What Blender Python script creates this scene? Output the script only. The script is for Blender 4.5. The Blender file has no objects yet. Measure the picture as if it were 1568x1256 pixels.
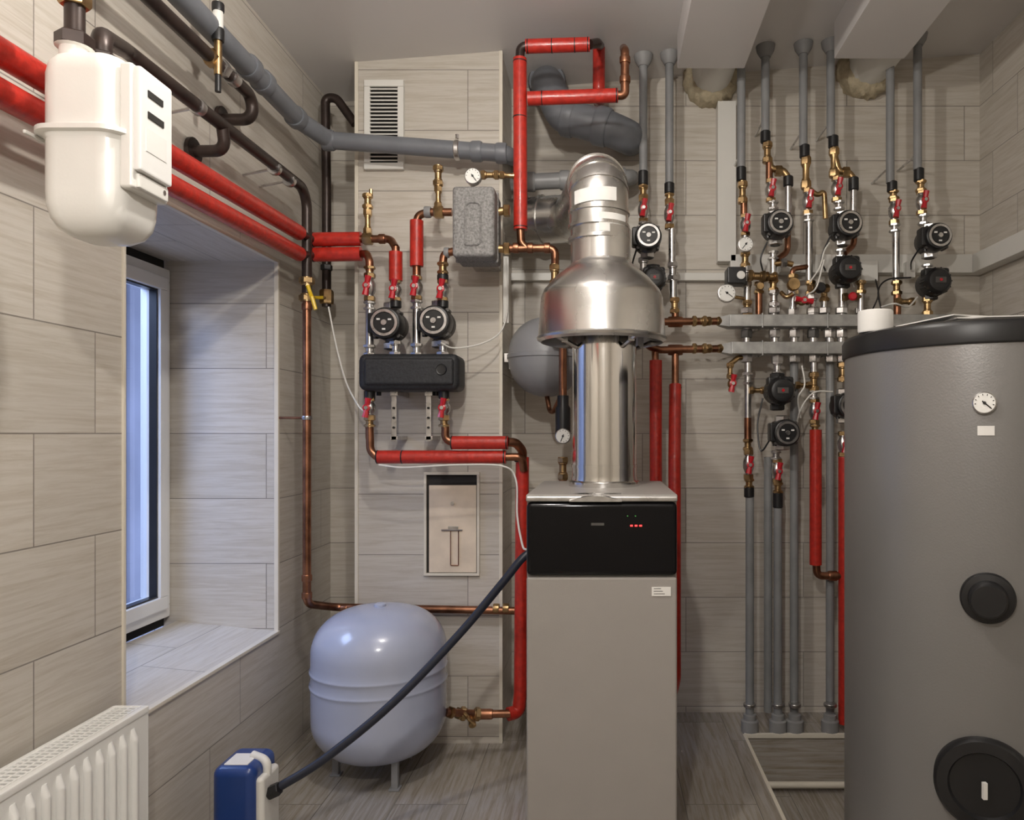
import bpy, bmesh, math, random
from mathutils import Vector, Matrix
random.seed(7)
# ---- survey helpers: photo measurement + real depth (metres from camera plane) -> world metres
F=1150.0; CU=925.0; CV=664.0; H=1.04
def X(u,d): return (u-CU)*d/F
def Z(v,d): return H-(v-CV)*d/F
def P(u,v,d): return Vector((X(u,d),d,Z(v,d)))
V=Vector
# ---------------------------------------------------------------- materials
def new_mat(name):
    m=bpy.data.materials.new(name); m.use_nodes=True
    nt=m.node_tree; bs=nt.nodes['Principled BSDF']
    return m,nt,bs
def mk(name,col,rough=.5,metal=0.,var=.06,scale=12.,bump=0.,bscale=60.,coat=0.,emit=None,rvar=.0,es=4,brush=0,spec=None):
    m,nt,bs=new_mat(name); N=nt.nodes; L=nt.links
    bs.inputs['Roughness'].default_value=rough; bs.inputs['Metallic'].default_value=metal
    if spec is not None: bs.inputs['Specular IOR Level'].default_value=spec
    if coat: bs.inputs['Coat Weight'].default_value=coat; bs.inputs['Coat Roughness'].default_value=.1
    tc=N.new('ShaderNodeTexCoord'); nz=N.new('ShaderNodeTexNoise'); nz.inputs['Scale'].default_value=scale; nz.inputs['Detail'].default_value=4
    L.new(tc.outputs['Object'],nz.inputs['Vector'])
    rp=N.new('ShaderNodeValToRGB'); rp.color_ramp.elements[0].position=.3; rp.color_ramp.elements[1].position=.7
    a=[max(0,c*(1-var)) for c in col]; b=[min(1,c*(1+var)) for c in col]
    rp.color_ramp.elements[0].color=(*a,1); rp.color_ramp.elements[1].color=(*b,1)
    L.new(nz.outputs['Fac'],rp.inputs['Fac']); L.new(rp.outputs['Color'],bs.inputs['Base Color'])
    if rvar:
        mr=N.new('ShaderNodeMapRange'); mr.inputs['To Min'].default_value=max(.02,rough-rvar); mr.inputs['To Max'].default_value=rough+rvar
        L.new(nz.outputs['Fac'],mr.inputs['Value']); L.new(mr.outputs['Result'],bs.inputs['Roughness'])
    if bump:
        n2=N.new('ShaderNodeTexNoise'); n2.inputs['Scale'].default_value=bscale; n2.inputs['Detail'].default_value=3
        if brush:
            mp=N.new('ShaderNodeMapping'); mp.inputs['Scale'].default_value=(1,1,brush); L.new(tc.outputs['Object'],mp.inputs['Vector']); L.new(mp.outputs[0],n2.inputs['Vector'])
        else: L.new(tc.outputs['Object'],n2.inputs['Vector'])
        bp=N.new('ShaderNodeBump'); bp.inputs['Strength'].default_value=bump; bp.inputs['Distance'].default_value=.003
        L.new(n2.outputs['Fac'],bp.inputs['Height']); L.new(bp.outputs['Normal'],bs.inputs['Normal'])
    if emit:
        bs.inputs['Emission Color'].default_value=(*emit,1); bs.inputs['Emission Strength'].default_value=es
    return m
def math_(nt,op,a,b=None):
    n=nt.nodes.new('ShaderNodeMath'); n.operation=op
    for i,v in enumerate((a,b)):
        if v is None: continue
        if isinstance(v,(int,float)): n.inputs[i].default_value=v
        else: nt.links.new(v,n.inputs[i])
    return n.outputs[0]
def mixf(nt,f,a,b):
    n=nt.nodes.new('ShaderNodeMix'); n.data_type='FLOAT'
    nt.links.new(f,n.inputs[0]); nt.links.new(a,n.inputs[2]); nt.links.new(b,n.inputs[3]); return n.outputs[0]
def tile_mat(name,c1,c2,mortar,floor=False,rough=.42,gs=.30,bw=.6,rh=.2035):
    m,nt,bs=new_mat(name); N=nt.nodes; L=nt.links
    tc=N.new('ShaderNodeTexCoord'); sp=N.new('ShaderNodeSeparateXYZ'); L.new(tc.outputs['Object'],sp.inputs[0])
    x,y,z=sp.outputs
    ge=N.new('ShaderNodeNewGeometry'); sn=N.new('ShaderNodeSeparateXYZ'); L.new(ge.outputs['True Normal'],sn.inputs[0])
    if floor:
        isz=math_(nt,'GREATER_THAN',math_(nt,'ABSOLUTE',sn.outputs[2]),.5)
        w=mixf(nt,isz,z,x); h=mixf(nt,isz,x,y)
    else:
        isx=math_(nt,'GREATER_THAN',math_(nt,'ABSOLUTE',sn.outputs[0]),.5)
        isz=math_(nt,'GREATER_THAN',math_(nt,'ABSOLUTE',sn.outputs[2]),.5)
        h=mixf(nt,isx,x,y); h=mixf(nt,isz,h,y); w=mixf(nt,isz,z,x)
    h=math_(nt,'ADD',h,5.0+.095); w=math_(nt,'ADD',w,rh*20-.0225)
    cb=N.new('ShaderNodeCombineXYZ'); L.new(h,cb.inputs[0]); L.new(w,cb.inputs[1])
    br=N.new('ShaderNodeTexBrick'); L.new(cb.outputs[0],br.inputs['Vector'])
    br.inputs['Scale'].default_value=1; br.inputs['Brick Width'].default_value=bw; br.inputs['Row Height'].default_value=rh
    br.inputs['Mortar Size'].default_value=.0014; br.inputs['Mortar Smooth'].default_value=.1
    br.offset=.27; br.offset_frequency=2
    br.inputs['Color1'].default_value=(*c1,1); br.inputs['Color2'].default_value=(*c2,1); br.inputs['Mortar'].default_value=(*mortar,1)
    cg=N.new('ShaderNodeCombineXYZ'); L.new(math_(nt,'MULTIPLY',h,3.5),cg.inputs[0]); L.new(math_(nt,'MULTIPLY',w,60.0),cg.inputs[1])
    sc=N.new('ShaderNodeSeparateColor'); L.new(br.outputs['Color'],sc.inputs[0]); L.new(math_(nt,'MULTIPLY',sc.outputs[0],60.),cg.inputs[2])
    n1=N.new('ShaderNodeTexNoise'); n1.inputs['Scale'].default_value=1.4; n1.inputs['Detail'].default_value=8; n1.inputs['Roughness'].default_value=.7; n1.inputs['Distortion'].default_value=.5
    L.new(cg.outputs[0],n1.inputs['Vector'])
    rp=N.new('ShaderNodeValToRGB'); e=rp.color_ramp.elements; e[0].position=.28; e[1].position=.58
    e[0].color=(1-gs,1-gs*1.15,1-gs*1.4,1); e[1].color=(1,1,1,1)
    L.new(n1.outputs['Fac'],rp.inputs['Fac'])
    mx=N.new('ShaderNodeMix'); mx.data_type='RGBA'; mx.blend_type='MULTIPLY'; mx.inputs[0].default_value=1
    L.new(br.outputs['Color'],mx.inputs[6]); L.new(rp.outputs['Color'],mx.inputs[7]); L.new(mx.outputs[2],bs.inputs['Base Color'])
    bs.inputs['Roughness'].default_value=rough
    hh=math_(nt,'SUBTRACT',math_(nt,'MULTIPLY',n1.outputs['Fac'],.25),br.outputs['Fac'])
    bp=N.new('ShaderNodeBump'); bp.inputs['Strength'].default_value=.35; bp.inputs['Distance'].default_value=.0015
    L.new(hh,bp.inputs['Height']); L.new(bp.outputs['Normal'],bs.inputs['Normal'])
    return m
M={}
M['tile']=tile_mat('wood_look_wall_tile',(.63,.59,.53),(.565,.53,.475),(.27,.245,.22),gs=.23,rough=.38)
M['floor']=tile_mat('wood_look_floor_tile',(.40,.37,.335),(.34,.315,.285),(.2,.18,.16),floor=True,rough=.2,gs=.45)
M['ceil']=mk('ceiling_paint',(.68,.66,.65),.35,var=.02,scale=3,bump=.1,bscale=8)
M['white']=mk('white_plastic',(.74,.73,.69),.4,var=.02)
M['trim']=mk('cream_trim',(.72,.67,.57),.4,var=.04)
M['enamel']=mk('white_enamel',(.84,.84,.82),.28,var=.01,coat=.3)
M['meter']=mk('meter_white_paint',(.80,.79,.75),.3,var=.02,coat=.3,bump=.04,bscale=200)
M['red']=mk('red_insulation_foil',(.46,.024,.014),.38,var=.2,scale=60,bump=.4,bscale=70,coat=.2)
M['redb']=mk('red_handle',(.48,.01,.02),.3,coat=.4)
M['copper']=mk('aged_copper',(.31,.145,.085),.34,1.,var=.35,scale=25,rvar=.1)
M['brass']=mk('brass',(.44,.30,.15),.32,1.,var=.35,scale=40,rvar=.1)
M['steel']=mk('galvanised_steel',(.56,.55,.54),.30,1.,var=.2,scale=40,rvar=.1)
M['galv']=mk('dull_galvanised_bar',(.38,.38,.37),.5,.75,var=.2,scale=30)
M['chrome']=mk('stainless_flue',(.76,.75,.73),.11,1.,var=.05,scale=5,rvar=.03,bump=.08,bscale=26,brush=.08)
M['alu']=mk('aluminised_sheet',(.68,.67,.65),.27,1.,var=.1,scale=9,rvar=.08,bump=.08,bscale=18)
M['grey']=mk('grey_pipe_plastic',(.24,.245,.25),.4,var=.12)
M['dgrey']=mk('drain_pipe_grey',(.16,.17,.19),.42,var=.1)
M['ins']=mk('grey_pe_insulation',(.26,.26,.26),.55,var=.1,bump=.2,bscale=50)
M['black']=mk('black_plastic',(.012,.012,.013),.38,var=.2)
M['gloss']=mk('gloss_black',(.004,.004,.005),.10,var=.1,spec=.28)
M['rubber']=mk('black_rubber_hose',(.012,.015,.028),.42,var=.2)
M['iron']=mk('black_steel_pipe',(.040,.027,.023),.36,.4,var=.3,scale=30)
M['cast']=mk('cast_body',(.10,.095,.09),.5,.5,var=.2)
M['epp']=mk('speckled_epp_grey',(.23,.225,.22),.65,var=.4,scale=160,bump=.25,bscale=140)
M['eppk']=mk('black_epp',(.018,.019,.022),.6,var=.4,scale=140,bump=.3,bscale=140)
M['boiler']=mk('boiler_grey_paint',(.33,.31,.29),.42,var=.02,bump=.06,bscale=300)
M['tank']=mk('tank_jacket_grey',(.24,.235,.23),.36,.4,var=.03,scale=4,bump=.1,bscale=250)
M['vessel']=mk('vessel_blue_grey',(.43,.47,.60),.22,var=.02,coat=.6)
M['vesselg']=mk('vessel_grey',(.25,.255,.27),.4,var=.03)
M['blue']=mk('blue_plastic',(.012,.045,.20),.3,coat=.3)
M['yellow']=mk('yellow_handle',(.75,.50,.02),.35)
M['paper']=mk('paper',(.8,.79,.76),.6,var=.03)
M['foam']=mk('pu_foam',(.50,.43,.30),.8,var=.2,scale=40,bump=1,bscale=60)
M['hatch']=mk('hatch_board',(.74,.63,.50),.85,var=.10,scale=14,spec=.1)
M['dark']=mk('dark_gap',(.02,.018,.016),.8)
M['ledr']=mk('red_led',(.8,.02,.02),.3,emit=(1,.03,.03)); M['ledg']=mk('green_led',(.1,.4,.1),.3,emit=(.1,.6,.1),es=.3)
M['ext']=mk('backdrop_blue_grey',(.40,.42,.50),.8,var=.2,scale=2)  # blue-grey of the added backdrop behind the glass
M['face']=mk('dial_face',(.85,.85,.82),.3,var=.01)
g,nt,bs=new_mat('window_glass'); 
tr=nt.nodes.new('ShaderNodeBsdfTransparent'); gl=nt.nodes.new('ShaderNodeBsdfGlossy'); gl.inputs['Roughness'].default_value=.02
tr.inputs['Color'].default_value=(.85,.9,1,1)
lw=nt.nodes.new('ShaderNodeLayerWeight'); lw.inputs['Blend'].default_value=.35; ms=nt.nodes.new('ShaderNodeMixShader')
nt.links.new(lw.outputs['Fresnel'],ms.inputs[0]); nt.links.new(tr.outputs[0],ms.inputs[1]); nt.links.new(gl.outputs[0],ms.inputs[2])
nt.links.new(ms.outputs[0],nt.nodes['Material Output'].inputs['Surface']); M['glass']=g
# ---------------------------------------------------------------- mesh builder
class B:
    def __init__(s,name): s.name=name; s.v=[]; s.f=[]; s.m=[]; s.mats=[]
    def add(s,vs,fs,mat):
        if mat not in s.mats: s.mats.append(mat)
        k=s.mats.index(mat); o=len(s.v); s.v+= [tuple(v) for v in vs]
        s.f+=[tuple(i+o for i in f) for f in fs]; s.m+=[k]*len(fs)
    def done(s,angle=38,recalc=True,parent=None):
        me=bpy.data.meshes.new(s.name); me.from_pydata(s.v,[],s.f)
        for k in s.mats: me.materials.append(M[k])
        me.polygons.foreach_set('material_index',s.m); me.polygons.foreach_set('use_smooth',[True]*len(s.f))
        if recalc:
            bm=bmesh.new(); bm.from_mesh(me); bmesh.ops.recalc_face_normals(bm,faces=bm.faces); bm.to_mesh(me); bm.free()
        me.set_sharp_from_angle(angle=math.radians(angle))
        ob=bpy.data.objects.new(s.name,me); bpy.context.scene.collection.objects.link(ob)
        w=ob.modifiers.new('weighted_normals','WEIGHTED_NORMAL'); w.keep_sharp=True; w.weight=70
        if parent: ob.parent=parent
        return ob
def basis(ax):
    ax=V(ax).normalized(); t=V((0,0,1)) if abs(ax.z)<.9 else V((1,0,0))
    a=ax.cross(t).normalized(); b=ax.cross(a).normalized(); return a,b,ax
def lathe(b,prof,o,ax,mat,n=28,cap=True):
    a,c,ax=basis(ax); o=V(o); vs=[];fs=[]
    for r,h in prof:
        for i in range(n):
            t=2*math.pi*i/n; vs.append(o+ax*h+(a*math.cos(t)+c*math.sin(t))*r)
    for j in range(len(prof)-1):
        for i in range(n):
            k=(i+1)%n; fs.append((j*n+i,j*n+k,(j+1)*n+k,(j+1)*n+i))
    if cap: fs.append(tuple(range(n))[::-1]); fs.append(tuple((len(prof)-1)*n+i for i in range(n)))
    b.add(vs,fs,mat)
def cyl(b,p,q,r,mat,n=16): 
    p=V(p);q=V(q); lathe(b,[(r,0),(r,(q-p).length)],p,q-p,mat,n)
def fillet(pts,r,seg):
    pts=[V(p) for p in pts]; out=[pts[0]]
    for i in range(1,len(pts)-1):
        p=pts[i]; a=(pts[i-1]-p); c=(pts[i+1]-p); la=a.length; lc=c.length; a.normalize(); c.normalize()
        ang=a.angle(c)
        if ang>3.05: out.append(p); continue
        t=min(r/math.tan(ang/2),la*.48,lc*.48); rr=t*math.tan(ang/2)
        bis=(a+c).normalized(); cen=p+bis*(rr/math.sin(ang/2)); s0=p+a*t-cen; s1=p+c*t-cen; tot=s0.angle(s1)
        for k in range(seg+1):
            f=k/seg; out.append(cen+(s0*math.sin((1-f)*tot)+s1*math.sin(f*tot))/math.sin(tot))
    out.append(pts[-1]); return out
def tube(b,pts,r,mat,fr=.03,n=14,seg=6,raw=False):
    pp=[V(p) for p in pts] if raw else fillet(pts,fr,seg)
    q=[pp[0]]
    for p in pp[1:]:
        if (p-q[-1]).length>1e-5: q.append(p)
    pp=q; vs=[];fs=[]; prev=None
    for i,p in enumerate(pp):
        if i==0: t=(pp[1]-p).normalized()
        elif i==len(pp)-1: t=(p-pp[i-1]).normalized()
        else: t=((p-pp[i-1]).normalized()+(pp[i+1]-p).normalized()).normalized()
        if prev is None: a,c,_=basis(t)
        else: a=(a-t*a.dot(t)).normalized(); c=t.cross(a)
        prev=t
        rr=r[i] if isinstance(r,list) else r
        for k in range(n):
            th=2*math.pi*k/n; vs.append(p+(a*math.cos(th)+c*math.sin(th))*rr)
    for j in range(len(pp)-1):
        for i in range(n):
            k=(i+1)%n; fs.append((j*n+i,j*n+k,(j+1)*n+k,(j+1)*n+i))
    fs.append(tuple(range(n))[::-1]); fs.append(tuple((len(pp)-1)*n+i for i in range(n)))
    b.add(vs,fs,mat)
def spline(pts,k=8):
    pts=[V(p) for p in pts]; pts=[pts[0]*2-pts[1]]+pts+[pts[-1]*2-pts[-2]]; out=[]
    for i in range(1,len(pts)-2):
        p0,p1,p2,p3=pts[i-1:i+3]
        for j in range(k):
            t=j/k; out.append(.5*((2*p1)+(p2-p0)*t+(2*p0-5*p1+4*p2-p3)*t*t+(3*p1-p0-3*p2+p3)*t**3))
    out.append(pts[-2]); return out
def wire(b,pts,r,mat,n=8): tube(b,spline(pts),r,mat,n=n,raw=True)
def box(b,lo,hi,mat,bev=0.,seg=2,rot=None):
    lo=V(lo);hi=V(hi); c=(lo+hi)/2; s=hi-lo
    bm=bmesh.new(); bmesh.ops.create_cube(bm,size=1); bmesh.ops.scale(bm,vec=s,verts=bm.verts)
    if bev: bmesh.ops.bevel(bm,geom=list(bm.edges),offset=min(bev,min(abs(s.x),abs(s.y),abs(s.z))*.49),segments=seg,profile=.5,affect='EDGES')
    if rot: bmesh.ops.rotate(bm,matrix=rot,verts=bm.verts,cent=(0,0,0))
    bm.verts.index_update()
    b.add([v.co+c for v in bm.verts],[[v.index for v in f.verts] for f in bm.faces],mat); bm.free()
def pbox(b,u0,v0,u1,v1,d0,d1,mat,bev=0.,seg=2):  # box whose front face (depth d0) measures as given
    box(b,(X(u0,d0),d0,Z(v1,d0)),(X(u1,d0),d1,Z(v0,d0)),mat,bev,seg)
# ---------------------------------------------------------------- fittings
def nut(b,p,ax,r,h,mat): a=V(ax).normalized(); lathe(b,[(r*.88,0),(r,h*.12),(r,h*.88),(r*.88,h)],V(p)-a*h/2,ax,mat,6)
def collar(b,p,ax,r,h,mat,n=20): a=V(ax).normalized(); lathe(b,[(r*.93,0),(r,h*.15),(r,h*.85),(r*.93,h)],V(p)-a*h/2,ax,mat,n)
def fitting(b,p,q,r,mat):
    p=V(p);q=V(q);L=(q-p).length; a=(q-p).normalized()
    lathe(b,[(r*.85,0),(r*.8,L*.3),(r*.62,L*.35),(r*.62,L*.65),(r*.8,L*.7),(r*.85,L)],p,a,mat,14)
    nut(b,p+a*L*.14,a,r,L*.24,mat); nut(b,q-a*L*.14,a,r,L*.24,mat)
def valve(b,p,ax=(0,0,1),L=.065,face=(0,-1,0),hc='redb',r=.016,body='steel'):
    p=V(p);a=V(ax).normalized();f=V(face)
    lathe(b,[(r*.8,-L/2),(r*.9,-L*.3),(r*.7,-L*.28),(r*1.1,-L*.12),(r*1.15,0),(r*1.1,L*.12),(r*.7,L*.28),(r*.9,L*.3),(r*.8,L/2)],p,a,body,14)
    nut(b,p-a*L*.4,a,r*1.05,L*.18,'brass'); nut(b,p+a*L*.4,a,r*1.05,L*.18,'brass')
    cyl(b,p,p+f*.028,.005,'steel',8); 
    c=p+f*.03; s=a.cross(f)
    for sg in (-1,1):
        tube(b,[c,c+a*sg*.013+s*sg*.002,c+a*sg*.030+s*sg*.005],[.006,.0085,.0105],hc,n=8,raw=True)
    lathe(b,[(.012,0),(.012,.006),(.006,.008)],c-f*.001,f,hc,12); lathe(b,[(.006,0),(.006,.010)],c,f,'steel',8)
def lever(b,p,f,a,L=.07,hc='yellow'):
    p=V(p); f=V(f).normalized();a=V(a).normalized()
    cyl(b,p,p+f*.03,.006,'brass',8); tube(b,[p+f*.03,p+f*.034+a*L*.3,p+f*.045+a*L*.5,p+f*.045+a*L],.006,hc,fr=.01,n=8)
def gauge(b,p,f,r=.025,needle=.6,stem=None):
    p=V(p);f=V(f).normalized(); A,C,_=basis(f)
    lathe(b,[(r*.9,-.02),(r,-.016),(r,.002),(r*.9,.004)],p,f,'steel',24)
    lathe(b,[(r*.88,0),(r*.88,.005)],p,f,'face',24)
    d=(A*math.cos(needle)+C*math.sin(needle)); tube(b,[p+f*.006-d*r*.25,p+f*.006+d*r*.7],.0012,'black',n=5)
    lathe(b,[(r*.14,0),(r*.14,.007)],p,f,'black',8)
    for k in range(9):
        t=needle+k*.5; e=(A*math.cos(t)+C*math.sin(t)); tube(b,[p+f*.0055+e*r*.68,p+f*.0055+e*r*.8],.0008,'black',n=4)
def pump(u,v,d,r=.046,kind='ring',side=-1,name='circulation_pump',span=.13,tilt=0):
    b=B(name); p=P(u,v,d)
    x,y,z=p
    lathe(b,[(r*.72,-.03),(r*.98,-.02),(r*1.0,.01),(r*.9,.02)],(x,y,z),(0,-1,0),'cast',28)
    tube(b,[(x,y,z-span/2),(x,y,z-r*.7),(x,y,z+r*.7),(x,y,z+span/2)],[.017,.021,.021,.017],'cast',n=16,raw=True)
    nut(b,(x,y,z+span/2-.012),(0,0,1),.026,.022,'steel' if kind=='ring' else 'black'); nut(b,(x,y,z-span/2+.012),(0,0,1),.026,.022,'steel' if kind=='ring' else 'black')
    f=V((0,-1,0)); o=V((x,y-.02,z))
    if kind=='ring':
        lathe(b,[(r*.92,0),(r,.006),(r,.05),(r*.93,.06),(r*.80,.064)],o,f,'black',28)
        lathe(b,[(r*.84,.062),(r*.82,.068),(r*.66,.068),(r*.62,.063)],o,f,'steel',28,cap=False)
        lathe(b,[(r*.6,.058),(r*.58,.066)],o,f,'black',24)
        lathe(b,[(r*.2,.064),(r*.17,.071)],o,f,'steel',14)
        for k in range(3):
            t=2.1*k+.5; e=V((math.cos(t),0,math.sin(t))); box(b,o+e*r*.4+f*.067-V((.005,.0015,.0025)),o+e*r*.4+f*.067+V((.005,.0015,.0025)),'paper')
        for k in range(4):
            t=math.pi/4+k*math.pi/2; e=V((math.cos(t),0,math.sin(t))); lathe(b,[(.006,0),(.006,.04)],o+e*r*1.03,f,'cast',8)
        box(b,(x+side*r*.75-.02,y-.068,z-.03),(x+side*r*.75+.02,y-.02,z+.034),'black',.006)
        cyl(b,(x+side*r*.75,y-.045,z-.045),(x+side*r*.75,y-.045,z-.028),.007,'black',8)
    else:
        lathe(b,[(r*.95,0),(r*1.02,.006),(r*1.02,.045),(r*.8,.062),(r*.5,.066)],o,f,'black',28)
        for k in range(14):
            t=2*math.pi*k/14; e=V((math.cos(t),0,math.sin(t))); tube(b,[o+e*r*1.0+f*.004,o+e*r*1.0+f*.046],.0035,'black',n=5)
        box(b,(x-r*.95,y-.06,z+r*.35),(x+r*.95,y-.015,z+r*1.05),'black',.008)
        box(b,(x-r*.4,y-.088,z-.010),(x+r*.4,y-.085,z+.010),'cast',.001)
        lathe(b,[(.006,.064),(.005,.07)],o,f,'redb',10)
    return b.done()
def col(b,u,d,segs,du=0):
    for s in segs:
        v0,v1,k=s[:3]; uu=s[3] if len(s)>3 else u
        p=P(uu,v0,d); q=P(uu,v1,d)
        if k=='g': cyl(b,p,q,.0145,'grey',18)
        elif k=='i': cyl(b,p,q,.0165,'ins',18)
        elif k=='k': lathe(b,[(.0145,0),(.0175,.003),(.0175,(q-p).length-.003),(.015,(q-p).length)],p,q-p,'black',18)
        elif k=='s': cyl(b,p,q,.0125,'steel',16)
        elif k=='b': fitting(b,p,q,.0185,'brass')
        elif k=='n': fitting(b,p,q,.0195,'steel')
        elif k=='c': cyl(b,p,q,.0125,'copper',16)
        elif k=='r': 
            cyl(b,p,q,.021,'red',18)
        elif k=='v': valve(b,(p+q)/2,(0,0,1),(q-p).length,r=.017)
        elif k=='cap': lathe(b,[(.026,0),(.03,.006),(.022,.02),(.0165,.05)],p,q-p,'ins',18)
# ================================================================= ROOM
XL=-1.02; YB=2.80; YS=2.52; XR=1.40; YF=-1.2; T=.36
def zc(x): return 2.35+.075*x
WY0,WY1,WZ0,WZ1=1.59,2.35,.42,1.58
b=B('wall_left'); xo=XL-T
box(b,(xo,YF,-.2),(XL,WY0,2.6),'tile'); box(b,(xo,WY1,-.2),(XL,YB+.1,2.6),'tile')
box(b,(xo,WY0,-.2),(XL,WY1,WZ0),'tile'); box(b,(xo,WY0,WZ1),(XL,WY1,2.6),'tile'); b.done()
b=B('wall_back'); box(b,(XL,YB,-.3),(XR+.1,YB+.12,2.6),'tile'); b.done()
b=B('wall_right'); box(b,(XR,YF,-.3),(XR+.12,YB,2.6),'tile'); b.done()
b=B('wall_front'); box(b,(xo,YF-.12,-.3),(XR+.12,YF,2.6),'tile'); b.done()
XS0,XS1=X(545,YS),X(768,YS)
b=B('wall_chimney_breast'); box(b,(XS0,YS,0),(XS1,YB,2.33),'tile'); b.done()
PX,PY,PZ=.485,2.594,-.19
b=B('floor')
box(b,(XL-.02,YF,-.3),(PX,YB,0),'floor'); box(b,(PX,PY,-.3),(XR,YB,0),'floor'); box(b,(PX,YF,-.35),(XR,PY,PZ),'floor'); b.done()
b=B('ceiling')
x0,x1=xo,XR+.12; y0,y1=YF-.1,YB+.1
vs=[(x0,y0,zc(x0)),(x1,y0,zc(x1)),(x1,y1,zc(x1)),(x0,y1,zc(x0)),(x0,y0,2.65),(x1,y0,2.65),(x1,y1,2.65),(x0,y1,2.65)]
b.add(vs,[(0,1,2,3),(7,6,5,4),(0,4,5,1),(1,5,6,2),(2,6,7,3),(3,7,4,0)],'ceil'); b.done()
for (ua,ub,v) in ((1037,1140,105),(1277,1385,90)):
    b=B('ceiling_duct_box'); box(b,(X(ua,2.5),YF,Z(v,2.5)),(X(ub,2.5),2.5,2.5),'ceil',.003); b.done()
for (u,v,r) in ((1086,126,.074),(1322,112,.078)):
    b=B('vent_duct'); c=P(u,v,2.8); c.y=2.46
    lathe(b,[(r*.9,0),(r,.01),(r,.34)],c,(0,1,0),'white',32)
    n=48; vs=[];fs=[]
    cz=c.z; 
    for j,(rr,yy) in enumerate(((r,2.72),(r+.016,2.735),(r+.026,2.76),(r+.022,2.802))):
        for i in range(n):
            t=2*math.pi*i/n; q=rr+(random.uniform(-.008,.008) if j else 0)
            vs.append((c.x+q*math.cos(t),yy+(random.uniform(-.008,.008) if j<3 else 0),cz+q*math.sin(t)))
    for j in range(3):
        for i in range(n):
            k=(i+1)%n; fs.append((j*n+i,j*n+k,(j+1)*n+k,(j+1)*n+i))
    b.add(vs,fs,'foam'); b.done(60)
b=B('trim_1')
box(b,(XS0-.004,YS-.004,0),(XS0+.008,YS+.01,zc(XS0)),'trim',.002); box(b,(XS1-.008,YS-.004,0),(XS1+.004,YS+.01,zc(XS1)),'trim',.002)
b.done()
b=B('trim_2')
box(b,(XL-.01,WY0-.002,WZ0),(XL+.004,WY0+.008,WZ1),'trim',.002); box(b,(XL-.01,WY1-.008,WZ0),(XL+.004,WY1+.004,WZ1),'trim',.002)
box(b,(XL-.01,WY0,WZ1-.008),(XL+.0045,WY1,WZ1+.004),'trim',.002); box(b,(XL-.012,WY0,WZ0-.006),(XL+.006,WY1,WZ0+.004),'trim',.002); b.done()
b=B('trim_3')
box(b,(PX-.006,YF,-.012),(PX+.005,PY,.003),'trim',.002); box(b,(PX,PY-.005,-.012),(XR,PY+.008,.0035),'trim',.002); b.done()
b=B('trim_4')
box(b,(X(784,YB),YB-.03,Z(432,YB)),(X(1115,YB),YB,Z(420,YB)),'white',.003)
box(b,(X(1115,YB),YB-.05,Z(422,YB)),(XR-.05,YB,Z(394,YB)),'white',.003)
box(b,(XR-.05,-.5,Z(422,YB)),(XR,YB,Z(394,YB)),'white',.003)
box(b,(X(1096,YB),YB-.05,Z(405,YB)),(X(1124,YB),YB,Z(163,YB)),'white',.003); b.done()
b=B('window_sill'); 
vs=[(XL-.003,WY0,WZ0+.002),(XL-.003,WY1,WZ0+.002),(xo+.04,WY1,.452),(xo+.04,WY0,.452),(XL-.003,WY0,WZ0-.01),(XL-.003,WY1,WZ0-.01),(xo+.04,WY1,WZ0-.01),(xo+.04,WY0,WZ0-.01)]
b.add(vs,[(0,1,2,3),(4,7,6,5),(0,4,5,1),(1,5,6,2),(2,6,7,3),(3,7,4,0)],'tile'); b.done()
# window
b=B('window_1'); wx=XL-.335; z0,z1=.470,1.550; y0,y1=WY0+.01,WY1-.004
def frame(b,x0,x1,y0,y1,z0,z1,w,mat,bev=.004):
    box(b,(x0,y0,z0),(x1,y1,z0+w),mat,bev); box(b,(x0,y0,z1-w),(x1,y1,z1),mat,bev)
    box(b,(x0,y0,z0+w-.001),(x1-.0008,y0+w,z1-w+.001),mat,bev*.5); box(b,(x0,y1-w,z0+w-.001),(x1-.0008,y1,z1-w+.001),mat,bev*.5)
box(b,(wx-.05,y0,.440),(wx-.02,y1,z0+.005),'dark'); box(b,(wx-.05,y0,z1-.005),(wx-.02,y1,WZ1),'dark')
frame(b,wx-.06,wx,y0,y1,z0,z1,.04,'enamel'); frame(b,wx-.05,wx+.014,y0+.03,y1-.03,z0+.03,z1-.03,.042,'enamel',.006)
frame(b,wx-.02,wx+.004,y0+.071,y1-.071,z0+.071,z1-.071,.006,'black',.001)
gy0,gy1,gz0,gz1=y0+.06,y1-.06,z0+.06,z1-.06
b.add([(wx-.03,gy0,gz0),(wx-.03,gy1,gz0),(wx-.03,gy1,gz1),(wx-.03,gy0,gz1)],[(0,1,2,3)],'glass'); b.done()
b=B('window_backdrop_slats');  # added backdrop; slats imitate the vertical streaks reflected in the window glass
for i in range(40): box(b,(-2.3,.6+i*.11,-.3),(-2.27+random.uniform(0,.02),.6+i*.11+.095,1.95),'ext',.004)
box(b,(-2.36,.3,-.3),(-2.3,5.1,1.9),'ext'); b.done()
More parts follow.
